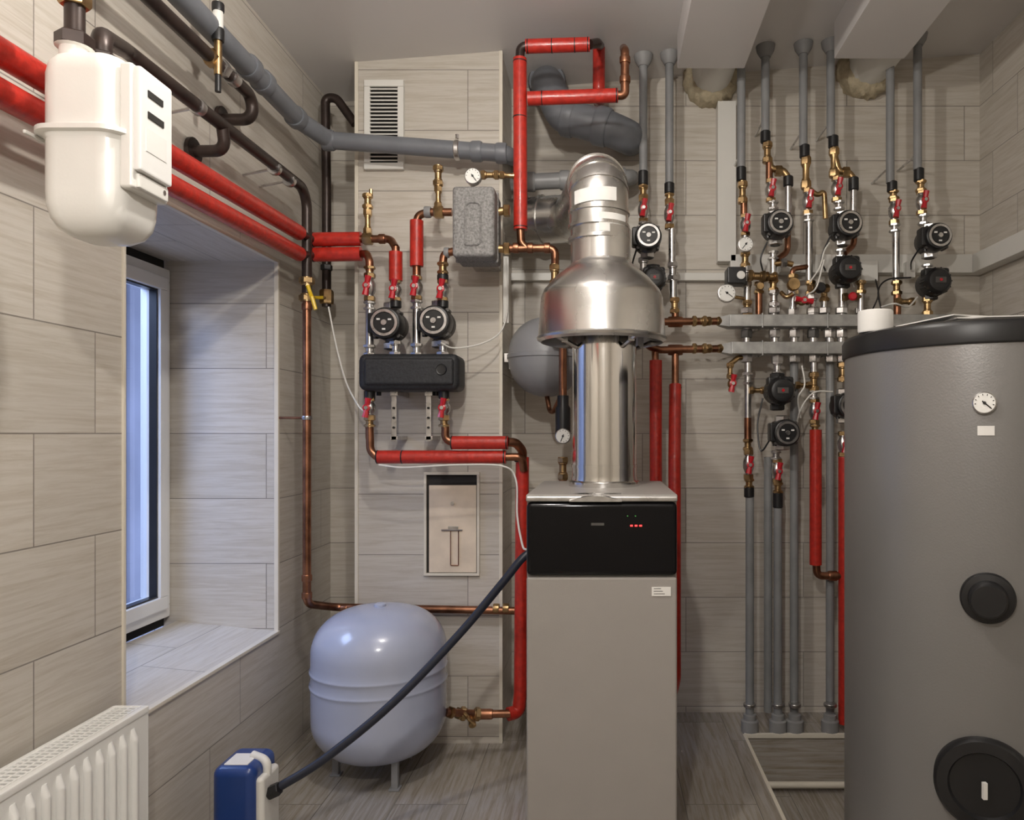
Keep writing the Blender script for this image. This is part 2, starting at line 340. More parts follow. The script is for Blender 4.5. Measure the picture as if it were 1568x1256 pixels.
# vent grille
b=B('ventilation_grille'); d=YS
x0,x1,z0,z1=X(560,d),X(620,d),Z(262,d),Z(126,d)
box(b,(x0,d-.008,z0),(x1,d,z1),'white',.003); box(b,(x0+.018,d-.0095,z0+.02),(x1-.018,d-.007,z1-.02),'dark')
z=z0+.028
while z<z1-.026:
    box(b,(x0+.018,d-.022,z),(x1-.018,d-.010,z+.0045),'white',.001,rot=Matrix.Rotation(math.radians(20),3,'X')); z+=.0125
for (a,c),(e_,f_),dd in (((x0,z0+.022),(x0+.02,z1-.022),.0195),((x1-.02,z0+.022),(x1,z1-.022),.0195),((x0,z0),(x1,z0+.022),.02),((x0,z1-.022),(x1,z1),.02)): box(b,(a,d-dd,c),(e_,d-.006,f_),'white',.002)
b.done()
b=B('access_hatch'); d=YS
box(b,(X(650,d),d-.003,Z(881,d)),(X(734,d),d+.0,Z(723,d)),'dark')
for (u0,v0,u1,v1,dd) in ((650,727,654,877,.012),(731,727,735,877,.012),(650,877,735,881,.0125),(650,723,735,727,.0125)): box(b,(X(u0,d),d-dd,Z(v1,d)),(X(u1,d),d,Z(v0,d)),'trim',.001)
box(b,(X(658,d),d-.010,Z(876,d)),(X(730,d),d-.002,Z(743,d)),'hatch',.0)
tube(b,[P(690,812,d-.013),P(690,866,d-.013),P(702,866,d-.013),P(702,812,d-.013)],.0016,'copper',n=5,fr=.003)
tube(b,[P(676,812,d-.013),P(708,812,d-.013)],.003,'steel',n=5); box(b,P(686,812,d-.014),P(702,806,d-.01),'steel',.001)
lathe(b,[(.006,0),(.006,.005)],P(693,771,d-.012),(0,-1,0),'steel',10); b.done()
# ================================================================= RADIATOR
b=B('panel_radiator'); x0,x1=-.995,-.925; y0,y1=.45,1.525; z0,z1=.10,.488
box(b,(x1-.012,y0,z0),(x1,y1,z1-.004),'enamel',.005); box(b,(x0,y0,z0),(x0+.012,y1,z1-.004),'enamel',.004)
y=y0+.025
while y<y1-.02:
    tube(b,[(x1-.005,y,z0+.03),(x1+.002,y,z0+.05),(x1+.002,y,z1-.05),(x1-.005,y,z1-.03)],.008,'enamel',fr=.01,n=10,seg=2)
    y+=.0333
box(b,(x0,y1-.006,z0+.01),(x1,y1+.002,z1),'enamel',.003)
box(b,(x0+.012,y0,z1-.025),(x1-.012,y1-.006,z1-.02),'dark')
box(b,(x0-.002,y0,z1-.014),(x0+.010,y1,z1),'enamel',.003); box(b,(x1-.012,y0,z1-.014),(x1+.002,y1,z1),'enamel',.003)
for k in range(3): xx=x0+.02+k*.0165; box(b,(xx,y0,z1-.006),(xx+.004,y1,z1-.001),'enamel')
y=y0
while y<y1-.008: box(b,(x0,y,z1-.007),(x1,y+.006,z1-.0015),'enamel'); y+=.0125
for yy in (.75,1.3): box(b,(XL,yy,.2),(x0+.002,yy+.03,.42),'enamel',.002)
b.done()
# ================================================================= GAS METER
b=B('gas_meter'); x0,x1,y0,y1=-.835,-.715,1.10,1.225
def rrect(x0,x1,y0,y1,r,z,k=7):
    out=[]
    for cx_,cy_,a0 in ((x1-r,y1-r,0),(x0+r,y1-r,90),(x0+r,y0+r,180),(x1-r,y0+r,270)):
        for i in range(k+1):
            t=math.radians(a0+90*i/k); out.append((cx_+r*math.cos(t),cy_+r*math.sin(t),z))
    return out
def shell(b,prof,mat):
    rings=[rrect(x0+i,x1-i,y0+i,y1-i,max(.004,.032-i*.5),z) for i,z in prof]; n=len(rings[0]); vs=[p for r in rings for p in r]; fs=[]
    for j in range(len(rings)-1):
        for i in range(n): k=(i+1)%n; fs.append((j*n+i,j*n+k,(j+1)*n+k,(j+1)*n+i))
    fs.append(tuple(range(n))); fs.append(tuple((len(rings)-1)*n+i for i in range(n))); b.add(vs,fs,mat)
shell(b,[(.045,1.335),(.028,1.338),(.014,1.347),(.005,1.362),(.001,1.38),(0,1.40),(0,1.476),(-.004,1.482),(-.011,1.484),(-.011,1.491),(-.002,1.493),(0,1.498),(0,1.575),(.003,1.592),(.010,1.603),(.022,1.610),(.04,1.612)],'meter')
box(b,(x0-.013,y0-.006,1.478),(x0-.008,y1+.006,1.484),'white',.002)
box(b,(x1-.004,1.112,1.405),(x1+.016,1.205,1.592),'meter',.005,3)
box(b,(x1+.014,1.115,1.432),(x1+.027,1.198,1.588),'enamel',.004)
box(b,(x1+.025,1.132,1.548),(x1+.0285,1.170,1.558),'dark'); box(b,(x1+.025,1.132,1.516),(x1+.0285,1.172,1.526),'dark'); box(b,(x1+.025,1.128,1.465),(x1+.0278,1.18,1.5),'paper')
box(b,(x1+.014,1.122,1.408),(x1+.021,1.198,1.430),'meter',.003)
lathe(b,[(.004,0),(.004,.004)],(x1+.018,1.185,1.42),(1,0,0),'steel',8)
for (px,py) in ((-.80,1.135),(-.80,1.195)):
    lathe(b,[(.02,0),(.02,.02),(.026,.022)],(px,py,1.60),(0,0,1),'meter',20); nut(b,(px,py,1.632),(0,0,1),.026,.022,'iron')
cyl(b,(-.80,1.135,1.63),(-.80,1.135,1.70),.014,'iron'); nut(b,(-.80,1.135,1.70),(0,0,1),.022,.03,'brass'); cyl(b,(-.80,1.135,1.70),(-.80,1.135,zc(-.8)),.013,'iron')
b.done()
b=B('gas_pipe'); xp=-.93
tube(b,[(-.80,1.195,1.63),(-.80,1.195,1.672),(xp,1.46,1.785),(xp,2.35,1.80),(xp,2.35,1.46)],.0155,'iron',fr=.06,seg=8)
tube(b,[(xp,1.83,1.787),(xp,1.845,1.735),(XL,1.85,1.735)],.0145,'iron',fr=.03)
collar(b,(XL+.008,1.85,1.735),(1,0,0),.034,.012,'iron')
for yy in (1.72,2.12,2.22): 
    collar(b,(xp,yy,1.788),(0,1,0),.019,.018,'steel'); cyl(b,(xp,yy,1.788),(XL,yy,1.77),.004,'steel',8)
b.done()
b=B('gas_branch_pipe'); tube(b,[(xp,YF,1.925),(xp,1.98,1.93),(xp,1.99,1.872),(XL,1.99,1.872)],.0155,'iron',fr=.045,seg=8)
collar(b,(XL+.008,1.99,1.872),(1,0,0),.034,.012,'iron'); collar(b,(xp,1.88,1.93),(0,1,0),.019,.03,'steel'); nut(b,(xp,1.78,1.93),(0,1,0),.021,.03,'brass')
nut(b,(xp,1.83,1.93),(0,1,0),.021,.025,'steel')
cyl(b,(xp+.015,1.78,1.89),(xp+.015,1.78,1.97),.009,'brass'); cyl(b,(xp+.015,1.78,1.85),(xp+.015,1.78,1.89),.007,'black'); collar(b,(xp+.015,1.78,1.985),(0,0,1),.014,.03,'black'); collar(b,(xp+.015,1.78,2.02),(0,0,1),.012,.04,'white'); collar(b,(xp+.015,1.78,2.05),(0,0,1),.014,.02,'black')
wire(b,[(xp+.015,1.78,2.05),(xp+.01,1.77,2.16),(xp,1.76,2.275)],.003,'white'); b.done()
b=B('gas_riser_pipe'); xx=X(500,2.62)
tube(b,[P(544,190,2.62),P(515,150,2.62),P(498,150,2.62),(xx,2.62,1.9),(xx,2.62,1.5),(xx,2.62,Z(470,2.62))],.0155,'iron',fr=.03)
nut(b,(xx,2.62,Z(455,2.62)),(0,0,1),.024,.05,'brass'); lever(b,(xx,2.62,Z(458,2.62)),(0,-1,0),(-1,0,-.1),.05)
nut(b,(xx,2.62,Z(410,2.62)),(0,0,1),.02,.02,'black'); b.done()
b=B('copper_gas_pipe'); y=2.35
fitting(b,(xp,y,Z(462,y)),(xp,y,Z(425,y)),.024,'brass'); lever(b,(xp,y,Z(440,y)),(.5,-1,0),(0.3,0,-1),.08)
yh=2.488
tube(b,[(xp,y,Z(460,y)),(xp,y,Z(925,y)),(X(512,yh),yh,Z(930,yh)),(X(812,yh),yh,Z(936,yh))],.013,'copper',fr=.035)
for v in (470,885,912): collar(b,(xp,y,Z(v,y)),(0,0,1),.016,.02,'copper')
for u in (528,760,775): collar(b,P(u,932,yh),(1,0,0),.0165,.02,'brass'if u>600 else'copper')
for v in (640,): collar(b,(xp,y,Z(v,y)),(0,0,1),.017,.012,'steel'); cyl(b,(xp,y,Z(v,y)),(XL,y,Z(v,y)),.004,'copper',8)
b.done()
b=B('drain_pipe'); xg=-.935
tube(b,[(xg,YF,2.03),(xg,2.30,2.0),(xg+.05,2.42,1.985),P(772,235,2.42),P(783,240,2.48),P(786,243,2.8)],.0275,'dgrey',fr=.035,n=20)
for p,a in (((xg,1.98,2.005),(0,1,0)),((xg,2.06,2.004),(0,1,0)),((xg,2.28,2.0),(0,1,0))): collar(b,p,a,.033,.035,'dgrey')
for u in (503,730,768): collar(b,P(u,215+(u-503)*.075,2.42),(1,0,0.0),.033,.035,'dgrey')
collar(b,P(700,230,2.42),(1,0,0),.032,.016,'steel'); cyl(b,P(700,230,2.42),P(700,238,2.52),.005,'steel',8); cyl(b,P(700,212,2.42),P(700,206,2.42),.006,'steel',6); b.done()
b=B('soil_pipe'); 
tube(b,[P(838,128,2.80),P(838,128,2.63),P(862,178,2.6),P(930,196,2.58),P(962,210,2.62),P(966,214,2.8)],.058,'dgrey',fr=.06,n=28,seg=5)
collar(b,P(838,128,2.7),(0,1,0),.068,.05,'dgrey',28); a=(P(930,196,2.58)-P(862,178,2.6)); collar(b,P(872,181,2.6),a,.065,.04,'dgrey',28); collar(b,P(922,194,2.585),a,.066,.05,'dgrey',28); b.done()
b=B('waste_pipe'); tube(b,[P(782,280,2.62),P(955,272,2.62),P(965,272,2.66),P(967,272,2.8)],.028,'grey',fr=.03,n=20)
for u in (812,865,950): collar(b,P(u,280-(u-782)*.046,2.62),(1,0,0),.034,.035,'grey')
b.done()
for (z,za,up) in ((1.628,1.652,1),(1.565,1.588,0)):
    b=B('heating_main_pipe')
    v=368 if up else 391
    tube(b,[(xp,-.6,z-.03),(xp,1.2,z),(xp,2.29,za)],.0225,'red',fr=.5,n=20)
    tube(b,[(xp,2.29,za),(xp,2.4,Z(v,2.4)),(X(488,2.4),2.4,Z(v,2.4))],.013,'iron',fr=.03)
    cyl(b,P(480,v-1,2.4),P(553,v-2,2.4),.0225,'red',20); collar(b,P(480,v-1,2.4),(1,0,0),.0235,.006,'black'); 
    if up:
        tube(b,[P(553,366,2.4),P(598,366,2.4),P(606,380,2.36)],.0125,'copper',fr=.03)
        nut(b,P(563,366,2.4),(1,0,0),.02,.03,'brass'); collar(b,P(585,366,2.4),(1,0,0),.016,.02,'copper')
        fitting(b,P(563,360,2.4),P(563,320,2.4),.014,'brass'); fitting(b,P(563,320,2.4),P(563,297,2.4),.017,'brass'); cyl(b,P(568,300,2.4),P(568,290,2.4),.006,'brass',8)
    else: tube(b,[P(553,389,2.4),P(562,389,2.38),P(566,400,2.36),P(566,415,2.36)],.0125,'copper',fr=.025)
    b.done()
# ================================================================= LEFT PUMP GROUP
D=2.36
b=B('pump_group_pipe'); col(b,566,D,[(408,424,'b'),(418,462,'v'),(462,475,'n'),(475,530,'s'),(528,545,'n')]); b.done()
b=B('pump_group_pipe'); col(b,606,D,[(378,402,'c'),(386,430,'r'),(428,462,'v'),(460,472,'k'),(522,545,'n')]); b.done()
b=B('pump_group_pipe'); tube(b,[P(638,345,D),P(640,330,D),P(655,325,D),P(692,325,D)],.0125,'copper',fr=.02); collar(b,P(655,325,D),(1,0,0),.018,.02,'grey'); nut(b,P(672,325,D),(1,0,0),.02,.03,'brass')
col(b,638,D,[(338,408,'r'),(408,424,'c'),(422,460,'v'),(460,474,'n'),(474,530,'s'),(526,545,'n')]); fitting(b,P(671,320,D),P(671,285,D),.013,'brass'); fitting(b,P(671,285,D),P(671,254,D),.017,'brass'); b.done()
b=B('pump_group_pipe'); tube(b,[P(678,405,D),P(680,388,D),P(700,384,D)],.0125,'copper',fr=.02)
col(b,678,D,[(402,420,'b'),(420,430,'k'),(428,462,'v'),(460,472,'k'),(522,545,'n')]); collar(b,P(684,387,D),(1,0,0),.017,.015,'grey'); b.done()
pump(600,500,2.38,.05,'ring',-1,span=.15); pump(673,497,2.38,.05,'ring',-1,span=.15)
b=B('pump_group_manifold'); d=2.31
pbox(b,547,541,702,598,d,d+.13,'eppk',.022,4); pbox(b,556,548,694,590,d-.008,d+.05,'eppk',.010,3)
lathe(b,[(.018,0),(.016,.006),(.012,.004)],P(676,566,d-.006),(0,-1,0),'black',20)
for u in (603,656):
    pbox(b,u-4,600,u+4,676,2.40,2.404,'steel',.001); pbox(b,u-6,598,u+6,606,2.38,YS,'steel',.001); pbox(b,u-6,668,u+6,674,2.40,YS,'steel',.001)
    for v in (625,640,655): lathe(b,[(.004,0),(.004,.004)],P(u,v,2.398),(0,-1,0),'dark',8)
for u in (580,668): tube(b,[P(u,598,2.4),P(u,606,2.4)],.008,'black')
b.done()
b=B('insulated_return_pipe'); col(b,566,D,[(598,612,'k'),(608,642,'v'),(640,654,'b'),(650,672,'c')])
tube(b,[P(566,652,D),P(567,690,D),P(578,701,D),P(590,701,D)],.0125,'copper',fr=.03); cyl(b,P(578,700,D),P(775,700,D),.021,'red',20)
for u in (578,616,772): collar(b,P(u,700,D),(1,0,0),.0216,.005,'black')
tube(b,[P(775,700,D),P(800,700,D),P(802,720,2.38)],.0125,'copper',fr=.02); b.done()
b=B('insulated_return_pipe'); col(b,680,D,[(598,612,'k'),(608,642,'v'),(640,654,'b')])
tube(b,[P(682,650,D),P(682,672,D),P(693,678,D),P(700,678,D)],.0125,'copper',fr=.02); cyl(b,P(692,678,D-.01),P(778,678,D-.01),.021,'red',20)
tube(b,[P(778,677,D-.01),P(790,678,D),P(800,690,D+.02),P(800,705,D+.03)],.0145,'copper',fr=.03)
for u in (692,776): collar(b,P(u,678,D-.01),(1,0,0),.0216,.005,'black')
tube(b,[P(800,700,2.4),P(797,1062,2.4),P(794,1090,2.4),P(778,1094,2.38)],.0215,'red',fr=.04,n=18); collar(b,P(798,706,2.4),(0,0,1),.022,.006,'black')
tube(b,[P(785,1093,2.38),P(735,1094,2.36),P(684,1091,2.31)],.0125,'copper',fr=.05); collar(b,P(742,1094,2.36),(1,0,0),.0165,.05,'copper')
fitting(b,P(735,1094,2.36),P(705,1093,2.34),.022,'brass'); fitting(b,P(705,1093,2.34),P(688,1091,2.31),.019,'brass'); lever(b,P(718,1092,2.35),(-.3,-1,.3),(.6,0,-.5),.05,'brass'); lathe(b,[(.009,0),(.012,.03)],P(722,1100,2.34),(.3,-1,-.5),'brass',8)
b.done()
b=B('hydraulic_separator'); d=2.22; x0,x1=X(692,d),X(757,d); z0,z1=Z(393,d),Z(284,d)
box(b,(x0,d,z0),(x1,d+.15,z1),'epp',.012,4); box(b,(x0-.003,d+.065,z0-.003),(x1+.003,d+.075,z1+.003),'epp',.006,2)
tube(b,[(x0+.04,d-.001,z0+.035),(x0+.04,d-.001,z1-.05),(x0+.085,d-.001,z1-.05),(x0+.085,d-.001,z0+.035),(x0+.04,d-.001,z0+.035)],.0035,'epp',fr=.015,n=6)
tube(b,[P(757,325,2.30),P(778,322,2.30)],.0125,'brass'); nut(b,P(776,323,2.3),(1,0,0),.019,.02,'brass'); tube(b,[P(757,381,2.30),P(780,381,2.30)],.0125,'brass'); nut(b,P(776,381,2.3),(1,0,0),.019,.02,'brass')
gauge(b,P(724,270,2.26),(0,-1,0),.025,2.2); fitting(b,P(736,268,2.29),P(764,268,2.29),.014,'brass'); fitting(b,P(764,268,2.29),P(795,270,2.3),.012,'brass')
cyl(b,P(724,285,2.28),P(724,272,2.28),.007,'brass',10); box(b,(x0+.02,d+.14,z0+.02),(x1-.02,YS,z0+.06),'steel')
b.done()
b=B('boiler_supply_pipe'); D2=2.3; R=.021
tube(b,[P(797,352,D2),P(796,90,D2)],R,'red',n=20); tube(b,[P(796,92,D2),P(797,72,D2),P(812,70,D2)],.014,'iron',fr=.03)
tube(b,[P(805,71,D2),P(903,68,D2)],R,'red',n=20); tube(b,[P(903,68,D2),P(915,66,D2+.03),P(919,70,2.55)],.0145,'iron',fr=.03)
tube(b,[P(917,72,2.55),P(917,150,2.55),P(917,155,2.8)],R,'red',fr=.03,n=18)
for p,a in ((P(796,95,D2),(0,0,1)),(P(797,348,D2),(0,0,1)),(P(808,71,D2),(1,0,0)),(P(900,68,D2),(1,0,0)),(P(796,180,D2),(0,0,1)),(P(845,70,D2),(1,0,0)),(P(880,69,D2),(1,0,0))): collar(b,p,a,R*1.03,.004,'black')
b.done()
b=B('boiler_supply_pipe'); tube(b,[P(808,151,D2),P(946,146,D2)],R,'red',n=20); collar(b,P(944,146,D2),(1,0,0),R*1.03,.005,'black'); collar(b,P(830,150,D2),(1,0,0),R*1.03,.004,'black')
tube(b,[P(944,146,D2),P(957,146,D2),P(957,78,D2),P(955,74,2.5)],.0135,'copper',fr=.025); collar(b,P(957,122,D2),(0,0,1),.017,.02,'copper'); collar(b,P(957,92,D2),(0,0,1),.017,.02,'copper'); b.done()
b=B('copper_pipe'); tube(b,[P(797,350,D2),P(798,372,D2),P(806,380,D2)],.0125,'copper',fr=.02); tube(b,[P(770,381,D2),P(840,380,D2),P(850,384,D2),P(850,395,D2),P(850,520,2.35)],.0125,'copper',fr=.03)
for u in (790,812,838): collar(b,P(u,380,D2),(1,0,0),.0165,.018,'copper')
fitting(b,P(849,405,D2),P(849,440,D2),.017,'brass')
b.done()
# ================================================================= FLUE
b=B('flue_pipe'); yc=2.05; zb=.898
lathe(b,[(.097,0),(.097,.012),(.09,.016),(.088,.03),(.0875,.30),(.0875,.56)],(0,yc,zb),(0,0,1),'chrome',64)
lathe(b,[(.0895,0),(.0895,.008)],(0,yc,zb+.05),(0,0,1),'chrome',48,cap=False)
lathe(b,[(.166,-.006),(.176,0),(.178,.006),(.174,.010),(.166,.115),(.158,.135),(.128,.170),(.085,.205),(.080,.215),(.080,.30),(.078,.30),(.078,.215),(.12,.165),(.15,.13),(.158,.11),(.164,.012),(.166,-.006)],(-.006,yc,1.293),(0,0,1),'alu',56,cap=False)
for k in range(4):
    t=.6+k*math.pi/2; e_=V((math.cos(t),math.sin(t),0)); box(b,V((0,yc,1.28))+e_*.125-V((.008,.008,0)),V((0,yc,1.30))+e_*.125+V((.008,.008,.01)),'steel'); tube(b,[V((0,yc,1.27))+e_*.087,V((0,yc,1.3))+e_*.16],.006,'steel',n=6)
pts=[V((-.014,yc,1.50)),V((-.014,yc,1.735)),V((-.09,2.56,1.775)),V((-.36,2.66,1.785))]
tube(b,[pts[0],pts[0]+V((0,0,.12))],.0775,'alu',n=40)
fp=fillet([pts[0]+V((0,0,.1)),pts[1],pts[2],pts[3]],.115,4)
tube(b,fp,.0805,'alu',n=40,raw=True)
for q,a in ((1.565,0),(1.60,0),(1.64,0)): collar(b,(-.014,yc,q),(0,0,1),.0845,.012,'alu',40)
for i in (2,3,4):
    t=(fp[i+1]-fp[i-1]); collar(b,fp[i],t,.083,.008,'alu',40)
c=fp[-1]; t=fp[-1]-fp[-2]; collar(b,c-t.normalized()*.10,t,.086,.02,'alu',40); collar(b,c-t.normalized()*.16,t,.086,.012,'alu',40)
def sticker(b,c,r,t0,t1,z0,z1,lean=0):
    vs=[];fs=[];n=10
    for i in range(n+1):
        t=t0+(t1-t0)*i/n
        for z in (z0,z1): vs.append((c[0]+r*math.sin(t),c[1]-r*math.cos(t),z+lean*t))
    for i in range(n): fs.append((2*i,2*i+2,2*i+3,2*i+1))
    b.add(vs,fs,'paper')
sticker(b,(-.014,yc),.083,-.9,.6,1.652,1.688,.004); sticker(b,(-.014,yc),.0825,.0,1.05,1.572,1.622)
b.done(24,recalc=True)
# ================================================================= BOILER
b=B('gas_boiler'); d=1.75; x0,x1=X(806,d),X(1037,d); zt=.898; y1=2.25
box(b,(x0,d+.012,.03),(x1,y1,zt-.012),'boiler',.003); box(b,(x0,d,.04),(x1,d+.03,Z(884,d)),'boiler',.006,3)
box(b,(x0,d-.006,Z(882,d)),(x1,d+.03,Z(769,d)),'gloss',.012,4)
box(b,(x0-.001,d-.004,Z(768.5,d)),(x1+.001,y1,zt),'boiler',.004,2)
box(b,(x0,d-.007,Z(768,d)),(x1,d+.002,Z(760,d)),'steel',.003)
vs=[];fs=[];n=14; xa,xb=X(872,d),X(952,d)
for i in range(n+1):
    t=i/n; xx=xa+(xb-xa)*t; hgt=.011*math.sin(math.pi*t)
    for (yy,zz) in ((d-.010,Z(768,d)),(d-.010,Z(768,d)+.002+hgt),(d+.01,zt+.003)): vs.append((xx,yy,zz))
for i in range(n):
    for j in range(2): fs.append((3*i+j,3*i+3+j,3*i+4+j,3*i+1+j))
b.add(vs,fs,'steel')
for u in (967,974,981): box(b,P(u-2,806.5,d-.0075),P(u+2,804,d-.0055),'ledr')
for u in (961,973): box(b,P(u-.8,791,d-.0075),P(u+.8,789.7,d-.0055),'ledg')
box(b,P(905,805,d-.0068),P(925,801,d-.0055),'cast')
box(b,P(998,913,d-.002),P(1027,899,d+.001),'paper'); 
for k in range(3): box(b,P(1001,910-k*4,d-.0026),P(1018-k*3,909-k*4,d-.001),'cast')
box(b,(x0+.01,d+.03,0),(x1-.01,y1-.02,.04),'black')
b.done()
# ================================================================= VESSELS
b=B('expansion_vessel'); c=(-.686,2.30,0); r=.200; zt,zb=.512,.055
prof=[]
for i in range(15):
    t=math.pi/2*i/14; prof.append((r*math.sin(t)**.72 if i else .004, zt-.13+.13*math.cos(t)))
mid=[(r,.36),(r,.340),(r*1.018,.335),(r*1.018,.329),(r,.324),(r,.298),(r*1.018,.293),(r*1.018,.287),(r,.282),(r,.185)]
for m_ in mid: prof.append(m_)
for i in range(1,15):
    t=math.pi/2*i/14; prof.append((max(.004,r*math.cos(t)**.72) if i<14 else .004, .185-.13*math.sin(t)))
lathe(b,prof,c,(0,0,1),'vessel',56)
for k in range(3):
    t=-.95+k*2.094; e_=V((math.cos(t),math.sin(t),0)); o=V(c)+e_*.13
    box(b,(o.x-.010,o.y-.010,0),(o.x+.010,o.y+.010,.12),'vesselg',.003); box(b,(o.x-.016,o.y-.016,0),(o.x+.016,o.y+.016,.006),'vesselg',.002)
lathe(b,[(.018,0),(.018,.01),(.01,.014)],(c[0],c[1],zt-.004),(0,0,1),'vessel',16); b.done()
b=B('wall_mounted_expansion_vessel'); c=P(836,548,2.5); r=.125; prof=[]
for i in range(9): t=math.pi/2*i/8; prof.append((max(.003,r*math.sin(t)), .01+.125*math.cos(t)))
prof+=[(r*1.03,.008),(r*1.03,-.004),(r,-.006)]
for i in range(1,9): t=math.pi/2*i/8; prof.append((max(.003,r*math.cos(t)),-.006-.125*math.sin(t)))
lathe(b,prof,c,(0,0,1),'vesselg',44); pbox(b,779,530,787,566,2.47,2.54,'steel',.003); box(b,(c.x-.14,c.y+.0,c.z-.015),(c.x-.1,2.8,c.z+.015),'steel',.002)
tube(b,[c+V((0,0,-.11)),c+V((.02,-.05,-.2)),P(862,600,2.38)],.008,'copper',fr=.03); b.done()
b=B('pressure_reducing_valve'); p=P(862,640,2.36); lathe(b,[(.016,-.06),(.024,-.055),(.024,.03),(.018,.04),(.018,.07)],p,(0,0,1),'black',20)
gauge(b,P(862,668,2.32),(0,-1,0),.024,1.2); fitting(b,P(862,700,2.36),P(862,735,2.36),.018,'brass'); cyl(b,P(862,735,2.36),P(862,800,2.36),.0125,'copper'); cyl(b,P(862,610,2.36),P(862,520,2.36),.0125,'copper'); b.done()
# ================================================================= transfer pump + hose
b=B('transfer_pump'); d=1.72; x0,x1=X(324,d),X(388,d); zt=Z(1176,d)
box(b,(x0,d,.0),(x1,d+.12,.13),'white',.012,3); box(b,(x0-.002,d-.004,.06),(x1+.002,d+.124,zt),'blue',.022,5)
box(b,(x0+.02,d+.015,zt-.004),(x1-.02,d+.075,zt+.002),'paper',.002); box(b,(x0+.006,d-.006,.11),(x1-.02,d-.002,.155),'paper',.001); box(b,(x0+.01,d-.008,.12),(x0+.045,d-.003,.145),'redb')
box(b,(x1-.004,d+.01,0),(x1+.018,d+.10,zt-.03),'white',.010,4); tube(b,[(x1+.008,d+.05,zt-.045),(x1+.01,d+.05,zt-.005),(x1-.03,d+.06,zt+.004)],.010,'white',fr=.02)
tube(b,[(x1+.01,d+.03,.05),(x1+.04,d+.03,.08),(x1+.035,d+.03,.13)],.008,'white',fr=.02)
hp=P(414,1214,1.76); lathe(b,[(.018,0),(.018,.02),(.014,.024)],hp-V((.035,0,.015)),(1,0,.4),'white',16); b.done()
b=B('drain_hose'); wire(b,[hp-V((.015,0,.006)),P(430,1204,1.77),P(500,1160,1.8),P(600,1078,1.85),P(700,975,1.9),P(770,892,1.92),P(800,855,1.93),V((-.176,1.95,Z(842,1.95)))],.0105,'rubber',n=14)
nut(b,hp+V((.008,0,.004)),(1,0,.45),.016,.03,'black'); b.done()
# ================================================================= RIGHT: risers
D=2.62
def riser(u,segs,extra=None):
    b=B('riser_pipe'); zce=zc(X(u,D)); x=X(u,D)
    lathe(b,[(.034,0),(.03,.02),(.018,.04)],(x,D,zce),(0,0,-1),'ins',18)
    cyl(b,(x,D,zce),P(u,segs[0],D),.0145,'grey',18)
    col(b,u,D,segs[1:]); 
    cyl(b,P(u,segs[0]-25,D),(x,YB,Z(segs[0]-25,D)),.004,'steel',6)
    if extra: extra(b)
    b.done()
riser(985,[265,(262,284,'k'),(284,304,'b'),(302,342,'v'),(340,352,'n'),(395,420,'n'),(420,470,'s')])
riser(1025,[282,(280,297,'k'),(297,308,'b'),(306,352,'v'),(350,404,'s',1029),(402,430,'n',1030),(430,458,'s',1031),(456,480,'b',1033),(478,500,'c',1034),(540,575,'c',1034)])
riser(1135,[258,(256,278,'k'),(278,312,'b',1137),(310,330,'c',1139),(328,362,'v',1141),(360,385,'s',1141),(385,410,'b',1141),(408,440,'n',1143),(438,462,'s',1144),(460,484,'b',1144)])
def ex4(b):
    tube(b,[P(1176,240,D),P(1180,258,D),P(1200,262,D),P(1207,272,D),P(1207,318,D)],.012,'brass',fr=.02); col(b,1207,D,[(270,286,'k'),(286,330,'s')]); nut(b,P(1192,262,D),(1,0,0),.019,.025,'brass')
    tube(b,[P(1207,328,D),P(1206,385,D+.03),P(1190,398,D)],.011,'copper',fr=.03)
riser(1172,[203,(201,219,'k'),(218,250,'b',1175),(250,278,'c',1178),(274,310,'v',1180),(308,322,'n',1184),(385,398,'n',1184),(396,430,'s',1184),(428,446,'b',1184),(444,470,'n',1185),(468,484,'s',1185)],ex4)
riser(1230,[224,(222,242,'k',1232),(240,290,'b',1234),(288,330,'v',1237),(328,340,'n',1238),(338,432,'s',1239),(430,452,'b',1241),(450,484,'n',1244)])
def ex6(b):
    tube(b,[P(1278,240,D),P(1284,262,D),P(1300,265,D),P(1307,274,D),P(1307,325,D)],.012,'brass',fr=.02); col(b,1307,D,[(272,292,'k'),(290,330,'s')]); nut(b,P(1295,264,D),(1,0,0),.019,.025,'brass')
    tube(b,[P(1307,328,D),P(1308,375,D+.03),P(1293,388,D)],.011,'copper',fr=.03)
    tube(b,[P(1240,290,D),P(1252,300,D),P(1262,292,D),P(1264,335,D)],.009,'brass',fr=.02)
riser(1272,[210,(208,227,'k',1276),(226,272,'b',1277),(270,310,'v',1281),(308,322,'n',1285),(382,395,'n',1287),(440,484,'s',1289)],ex6)
riser(1363,[280,(278,294,'k',1366),(292,305,'b',1368),(302,345,'v',1369),(343,356,'n',1370),(354,432,'s',1372),(430,452,'b',1373),(450,484,'c',1374)])
riser(1405,[260,(258,278,'k',1407),(276,294,'b',1410),(290,330,'v',1411),(328,345,'n',1414),(405,418,'n',1420),(455,484,'b',1420)])
pump(991,370,D-.02,.046,'ring',-1,span=.12); pump(1187,350,D-.02,.046,'ring',-1,span=.12); pump(1290,351,D-.02,.046,'ring',-1,span=.12); pump(1423,370,D-.02,.046,'ring',-1,span=.12)
pump(1290,418,D,.045,'dark',span=.11); pump(1424,436,D,.045,'dark',span=.11); pump(1190,600,D-.03,.046,'dark',span=.13); pump(1000,432,D+.02,.040,'dark',span=.12)
pump(1197,663,D-.03,.046,'ring',-1,span=.12); pump(1292,622,D-.03,.046,'ring',-1,span=.12)
b=B('mixing_valve'); gauge(b,P(1142,374,2.57),(0,-1,0),.026,.9); cyl(b,P(1142,374,2.59),P(1141,374,2.62),.006,'brass')
